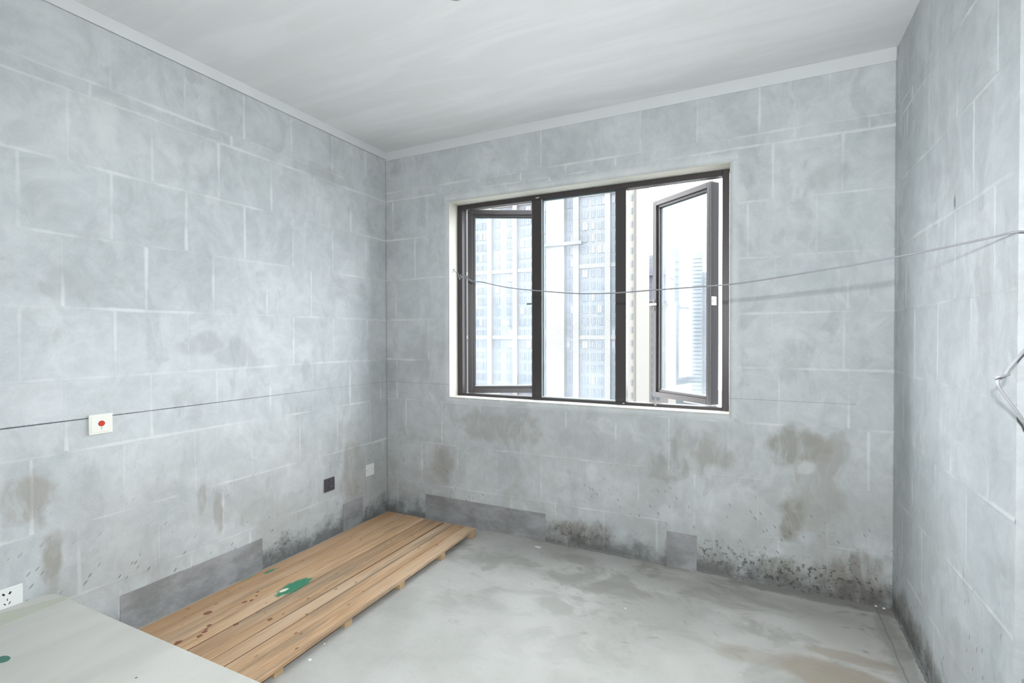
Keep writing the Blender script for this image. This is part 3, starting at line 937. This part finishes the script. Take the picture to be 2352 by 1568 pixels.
# hazy pair of towers seen through the right casement
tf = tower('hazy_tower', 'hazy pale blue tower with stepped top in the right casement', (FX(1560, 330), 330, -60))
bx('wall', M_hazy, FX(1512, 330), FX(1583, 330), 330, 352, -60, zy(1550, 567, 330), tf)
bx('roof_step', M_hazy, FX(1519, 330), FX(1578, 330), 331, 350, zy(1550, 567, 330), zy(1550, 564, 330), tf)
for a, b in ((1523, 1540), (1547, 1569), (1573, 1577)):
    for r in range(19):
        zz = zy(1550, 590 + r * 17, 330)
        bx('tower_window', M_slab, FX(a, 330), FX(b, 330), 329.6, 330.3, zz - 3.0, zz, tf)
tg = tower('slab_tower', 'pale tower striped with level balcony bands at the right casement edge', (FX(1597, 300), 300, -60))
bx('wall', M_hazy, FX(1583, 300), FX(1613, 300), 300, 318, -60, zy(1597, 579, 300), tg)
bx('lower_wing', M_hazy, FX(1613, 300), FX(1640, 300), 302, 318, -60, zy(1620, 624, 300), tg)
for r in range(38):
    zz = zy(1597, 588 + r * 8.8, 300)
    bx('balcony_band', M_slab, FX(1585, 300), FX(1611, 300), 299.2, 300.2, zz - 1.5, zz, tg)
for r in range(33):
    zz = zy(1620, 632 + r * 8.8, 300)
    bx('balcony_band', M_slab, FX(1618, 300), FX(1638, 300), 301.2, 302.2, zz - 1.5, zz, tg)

# ------------------------------------------------------------------ plank platform on battens
pal = bpy.data.objects.new('plank_platform', None); COL.objects.link(pal)
pal.location = (0.49, -1.12, 0)
tag(pal, 'low pine plank platform on battens lying along the left wall', 'platform')
ZT, TP = 0.055, 0.018
PY0, PY1 = -2.10, -0.122
BND = [0.108, 0.198, 0.290, 0.376, 0.461, 0.548, 0.616, 0.700, 0.785, 0.872]
for i in range(9):
    a, b = BND[i], BND[i + 1]
    g0 = 0.0030 if i not in (4, 6, 7) else 0.0038
    fa = fb = na = nb = 0.0
    if i == 6: fa = 0.005                       # open joint towards the window
    if i == 5: fb = -0.002
    if i == 7: na = 0.003                       # and one towards the camera
    if i == 8: nb = 0.034
    if i == 4: na = 0.0025; fa = 0.001
    y0 = PY0 + random.uniform(-0.006, 0.006); y1 = PY1 + random.uniform(-0.006, 0.004)
    poly = [(a + g0 + na, y0), (b - 0.0004 + nb, y0), (b - 0.0004 + fb, y1), (a + g0 + fa, y1)]
    cx, cy = (a + b) / 2, (y0 + y1) / 2
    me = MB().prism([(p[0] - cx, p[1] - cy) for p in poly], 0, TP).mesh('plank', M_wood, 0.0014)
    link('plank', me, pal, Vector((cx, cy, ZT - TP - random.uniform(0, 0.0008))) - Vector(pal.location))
M_joint_shade = plain('painted_joint_shade', (0.075, 0.042, 0.022), 0.9)  # dark strips painting the shade in the gaps between planks
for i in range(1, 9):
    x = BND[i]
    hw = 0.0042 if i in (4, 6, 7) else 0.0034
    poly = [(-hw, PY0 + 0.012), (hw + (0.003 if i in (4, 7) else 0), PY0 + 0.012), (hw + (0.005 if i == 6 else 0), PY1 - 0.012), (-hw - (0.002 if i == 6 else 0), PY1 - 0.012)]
    me = MB().prism([(p[0], p[1] - pal.location.y) for p in poly], 0, TP - 0.0024).mesh('shade_seam', M_joint_shade)
    link('shade_seam', me, pal, Vector((x - pal.location.x + 0.001, 0, ZT - TP)))
bm_ = None
for y in (-0.150, -0.520, -0.915, -1.315, -1.700, -2.06):
    if bm_ is None:
        bm_ = MB().box(-0.38, 0.38, -0.022, 0.022, 0, ZT - TP - 0.0008).mesh('batten', M_timber, 0.002)
    link('batten', bm_, pal, Vector((0.499, y, 0)) - Vector(pal.location))

# ------------------------------------------------------------------ white board on short legs in the near left corner
lt = bpy.data.objects.new('low_table', None); COL.objects.link(lt)
LZ = 0.325
lt.location = (0.75, -3.0, 0)
tag(lt, 'low white board table with a pale tape strip, cut by the lower left edge', 'table')
LX1, LY0, LY1 = 1.50, -4.0, -2.087
pts = [(0.012, LY0), (LX1, LY0), (LX1, LY1 + 0.012), (0.10, LY1), (0.045, LY1 - 0.003)]
edge = [(0.045, LY1 - 0.003), (0.028, LY1 - 0.013), (0.02, LY1 - 0.03)]
yy = LY1 - 0.03
k = 0
while yy > LY0 + 0.05:
    yy -= 0.02; k += 1
    edge.append((0.012 + 0.008 * max(0, nz(k * 0.4, 3.3)) + 0.003 * nz(k * 1.7, 1), yy))
poly = pts[:-1] + edge
poly = [(p[0] - 0.75, p[1] + 3.0) for p in poly]
link('table_top', MB().prism(poly, LZ - 0.016, LZ).mesh('table_top', M_board), lt)
tp = [on(x, y, 2, LZ) for x, y in ((-60, 1464), (-60, 1424), (149, 1369), (161, 1374))]
tv = [Vector((p.x - 0.75, p.y + 3.0, LZ + 0.0006)) for p in tp]
m = MB(); m.v = [tuple(p) for p in tv] + [(p.x, p.y, p.z - 0.0008) for p in tv]
m.f = [(0, 1, 2, 3), (0, 4, 5, 1), (1, 5, 6, 2), (2, 6, 7, 3), (3, 7, 4, 0)]
link('tape_strip', m.mesh('tape_strip', M_tape), lt)
lm = None
for x, y in ((0.09, LY1 - 0.12), (LX1 - 0.1, LY1 - 0.12), (0.09, LY0 + 0.1), (LX1 - 0.1, LY0 + 0.1)):
    if lm is None:
        lm = MB().box(-0.03, 0.03, -0.03, 0.03, 0, LZ - 0.016).mesh('leg', M_timber, 0.002)
    link('leg', lm, lt, Vector((x, y, 0)) - Vector(lt.location))
for y in (LY1 - 0.12, LY0 + 0.1):
    bx('cross_rail', M_timber, 0.12, LX1 - 0.13, y - 0.015, y + 0.015, LZ - 0.076, LZ - 0.016, lt, 0.002)


# ------------------------------------------------------------------ wall plates
def plate(name, label, cat, mat, y0, y1, z0, z1, th=0.009):
    o = bpy.data.objects.new(name, None); COL.objects.link(o)
    o.location = (0.0, (y0 + y1) / 2, (z0 + z1) / 2)
    tag(o, label, cat)
    bx('back_box', mat, -0.02, 0.004, y0 + 0.008, y1 - 0.008, z0 + 0.008, z1 - 0.008, o)
    fp = bx('face_plate', mat, 0.0025, th, y0, y1, z0, z1, o, 0.002)
    return o, fp


def slot(parent, name, mat, y, z, w, h, rot, x0, x1, bevel=0.0):
    me = MB().box(x0, x1, -w / 2, w / 2, -h / 2, h / 2).mesh(name, mat, bevel)
    o = link(name, me, parent, Vector((0, y, z)) - parent_origin(parent))
    o.rotation_euler = (math.radians(rot), 0, 0)
    return o


al, alf = plate('alarm_plate', 'ivory wall plate with a red push button on the left wall', 'alarm button', M_plastic, -1.952, -1.862, 0.943, 1.031)
bx('bevelled_panel', M_plastic, 0.008, 0.0105, -1.944, -1.870, 0.951, 1.023, al, 0.001)
def rel(parent, x, y, z):
    return Vector((x, y, z)) - parent_origin(parent)


cy, cz = -1.9055, 0.9895
link('button_rim', MB().cyl(rel(alf, 0.0103, cy, cz), (1, 0, 0), 0.0125, 0.0010, 28).mesh('button_rim', plain('dark_red_rim', (0.22, 0.02, 0.015), 0.5)), alf)
link('button', MB().cyl(rel(alf, 0.0106, cy, cz), (1, 0, 0), 0.0112, 0.0022, 28, 0.0104).mesh('button', M_red), alf)
kp = rel(alf, 0.0104, cy, 0.9705)
kh = MB().cyl(kp, (1, 0, 0), 0.0016, 0.0004, 12)
kh.box(kp.x, kp.x + 0.0004, kp.y - 0.0006, kp.y + 0.0006, kp.z - 0.006, kp.z)
link('keyhole', kh.mesh('keyhole', M_black), alf)

_, dk = plate('dark_socket', 'charcoal grey power socket plate low on the left wall', 'socket', M_dark, -0.638, -0.548, 0.324, 0.412)
for y, z, w, h, r in ((-0.602, 0.392, 0.004, 0.009, 0), (-0.583, 0.392, 0.004, 0.009, 0), (-0.592, 0.363, 0.0035, 0.009, 0), (-0.602, 0.347, 0.0035, 0.009, 28), (-0.583, 0.347, 0.0035, 0.009, -28)):
    slot(dk, 'socket_slot', M_black, y, z, w, h, r, 0.0088, 0.0094)
slot(dk, 'glint_chip', M_chrome, -0.577, 0.392, 0.004, 0.005, 0, 0.0088, 0.0096)  # steel chips added as the glints beside the slots
slot(dk, 'glint_chip', M_chrome, -0.581, 0.353, 0.005, 0.009, 20, 0.0088, 0.0096)

_, wp = plate('blank_plate', 'small white blank plate with two screw holes near the corner', 'cover plate', M_white, -0.243, -0.155, 0.330, 0.416)
for y in (-0.2285, -0.1695):
    link('screw_hole', MB().cyl(rel(wp, 0.0088, y, 0.373), (1, 0, 0), 0.003, 0.0006, 14).mesh('screw_hole', plain('dull_screw', (0.12, 0.12, 0.12), 0.6)), wp)

_, ws = plate('white_socket', 'white five-hole socket plate just above the low white table', 'socket', M_white, -2.262, -2.176, 0.314, 0.400)
for (x, y, w, h, r) in ((8, 1366, 0.006, 0.010, 35), (23, 1361, 0.006, 0.010, -35), (17, 1377, 0.0025, 0.008, 0), (11, 1388, 0.003, 0.009, 38), (22, 1384, 0.003, 0.010, -38)):
    p = on(x, y, 0, 0.009)
    slot(ws, 'socket_slot', M_black, p.y, p.z, w, h, r, 0.0088, 0.0094)

# ------------------------------------------------------------------ ceiling box
jb = bpy.data.objects.new('junction_box', None); COL.objects.link(jb)
jp = on(1045, -11, 2, H - 0.012)
jb.location = (jp.x, jp.y, H)
tag(jb, 'round olive grey ceiling junction box cut by the top edge', 'junction box')
link('box_body', MB().cyl((0, 0, 0), (0, 0, -1), 0.036, 0.008, 32).mesh('box_body', M_olive), jb)
link('cover', MB().cyl((0, 0, -0.008), (0, 0, -1), 0.038, 0.004, 32, 0.035).mesh('cover', M_olive), jb)
for q in (-1, 1):
    link('screw', MB().cyl((q * 0.025, 0, -0.012), (0, 0, -1), 0.003, 0.001, 12).mesh('screw', M_chrome), jb)

# ------------------------------------------------------------------ clothes wire across the room
E0 = Vector((0.60, 0.035, 0)); E1 = Vector((3.205, -1.352, 0))
dirp = (E1 - E0).normalized(); nrm = Vector((-dirp.y, dirp.x, 0))


def on_wire(x, y):
    d = ray(x, y)
    return CAM + d * ((E0 - CAM).dot(nrm) / d.dot(nrm))


px = [(1085, 645), (1110, 648), (1135, 654), (1180, 662), (1248, 668.5), (1330, 674), (1413, 672.5), (1500, 666), (1640, 656), (1700, 650), (1780, 638),
      (1870, 623), (1960, 608), (2058, 590), (2130, 576), (2210, 559.5), (2280, 544.5), (2337, 532)]
wp_ = [on_wire(*q) for q in px]
wire = [on_wire(1062, 634), on_wire(1072, 637)] + wp_ + [Vector((3.26, YJ - 0.012, wp_[-1].z - 0.006)), Vector((3.34, YJ - 0.01, wp_[-1].z - 0.012))]
cw = bpy.data.objects.new('clothes_wire', None); COL.objects.link(cw)
cw.location = E0 + Vector((0, 0, 1.84))
tag(cw, 'grey clothes wire strung from the window reveal to the right wall corner', 'wire')
org = Vector(cw.location)


def wpart(name, pts, r, mat=M_wire, n=6, seg=8):
    return link(name, MB().tube([p - org for p in smooth_path(pts, n)], r, seg).mesh(name, mat, smooth=True), cw)


wpart('strand', wire, 0.0029)
# doubled, twisted tie at the window end
t0, t1_ = on_wire(1056, 633), on_wire(1088, 645.5)
tw = []
for i in range(13):
    q = i / 12
    tw.append(t0.lerp(t1_, q) + Vector((0, 0, 0.004 * math.cos(q * 12))) + nrm * 0.004 * math.sin(q * 12) + Vector((0, 0, -0.004)))
wpart('twist', tw, 0.0025, n=3)
a0 = Vector((OX0 + 0.003, 0.055, on(1034, 619, 0, OX0).z))
hk = [a0, a0 + Vector((0.02, -0.004, 0.008)), on_wire(1044, 622), on_wire(1052, 628), on_wire(1054, 636), on_wire(1056, 641.5), on_wire(1059, 638), on_wire(1058, 631), on_wire(1063, 630), on_wire(1075, 636)]
wpart('hook_loop', hk, 0.0022)
wpart('hook_tie', [a0 + Vector((0.002, 0.0, -0.012)), on_wire(1037, 621) + Vector((0, 0, 0.006)), on_wire(1042, 619), on_wire(1041, 624), on_wire(1036, 624), a0], 0.002)
link('wall_nail', MB().cyl(Vector((3.34, YJ, wp_[-1].z - 0.012)) - org, (0, -1, 0), 0.003, 0.03, 10).mesh('wall_nail', M_chrome), cw)

# loose end of thick wire at the right edge
he = bpy.data.objects.new('wire_tail', None); COL.objects.link(he)
tag(he, 'short bent tail of thick grey wire at the right edge', 'wire')


def dep(x, y, d=1.235):
    return CAM + ray(x, y) * d


up_ = [Vector((3.36, YJ - 0.005, 1.47)), dep(2375, 786, 1.25), dep(2352, 806, 1.24), dep(2334, 826), dep(2318, 845), dep(2309, 860, 1.232), dep(2305, 868, 1.238)]
dn_ = [dep(2292, 866, 1.24), dep(2291, 875, 1.236), dep(2293, 886), dep(2303, 901), dep(2317, 920), dep(2335, 944), dep(2352, 968, 1.24), dep(2380, 1005, 1.26), Vector((3.40, YJ - 0.005, 1.0))]
kn = [dep(2285, 869, 1.228), dep(2294, 864.5, 1.222), dep(2304, 863, 1.222), dep(2317, 859.5, 1.228)]
kn2 = [dep(2286, 868, 1.236), dep(2297, 870, 1.246), dep(2306, 863, 1.242), dep(2316, 860, 1.234)]
he.location = dep(2300, 866)
horg = Vector(he.location)
for nm, pp, r in (('upper_strand', up_, 0.0037), ('lower_strand', dn_, 0.0034), ('knot', kn, 0.0034), ('knot', kn2, 0.0034)):
    link(nm, MB().tube([p - horg for p in smooth_path(pp, 6)], r, 10).mesh(nm, M_wire2, smooth=True), he)

# ------------------------------------------------------------------ crumbs on the floor
for x, y, r, lab in ((745, 1478, 0.006, 'white plaster crumb on the floor beside the near battens of the plank platform'),
                     (710, 1515, 0.010, 'flat pale flake on the floor, the nearest piece of debris to the camera'),
                     (1437, 1397, 0.006, 'lone white crumb in the middle of the bare concrete floor'),
                     (2012, 1392, 0.007, 'white crumb in the far right floor corner, the left of two'),
                     (2030, 1397, 0.008, 'white crumb in the far right floor corner, the right of two')):
    p = on(x, y, 2, 0.0)
    m = MB(); k = 7
    ring = [(math.cos(j * 2 * math.pi / k) * r * random.uniform(.7, 1.3), math.sin(j * 2 * math.pi / k) * r * random.uniform(.6, 1.1)) for j in range(k)]
    m.v = [(a, b, 0.0) for a, b in ring] + [(a * .6, b * .6, r * random.uniform(.3, .6)) for a, b in ring]
    m.f = [tuple(reversed(range(k))), tuple(range(k, 2 * k))] + [(j, (j + 1) % k, k + (j + 1) % k, k + j) for j in range(k)]
    o = link('plaster_crumb', m.mesh('plaster_crumb', M_chip), None, (p.x, p.y, 0.0))
    tag(o, lab, 'debris', 'plaster crumbs on the floor')
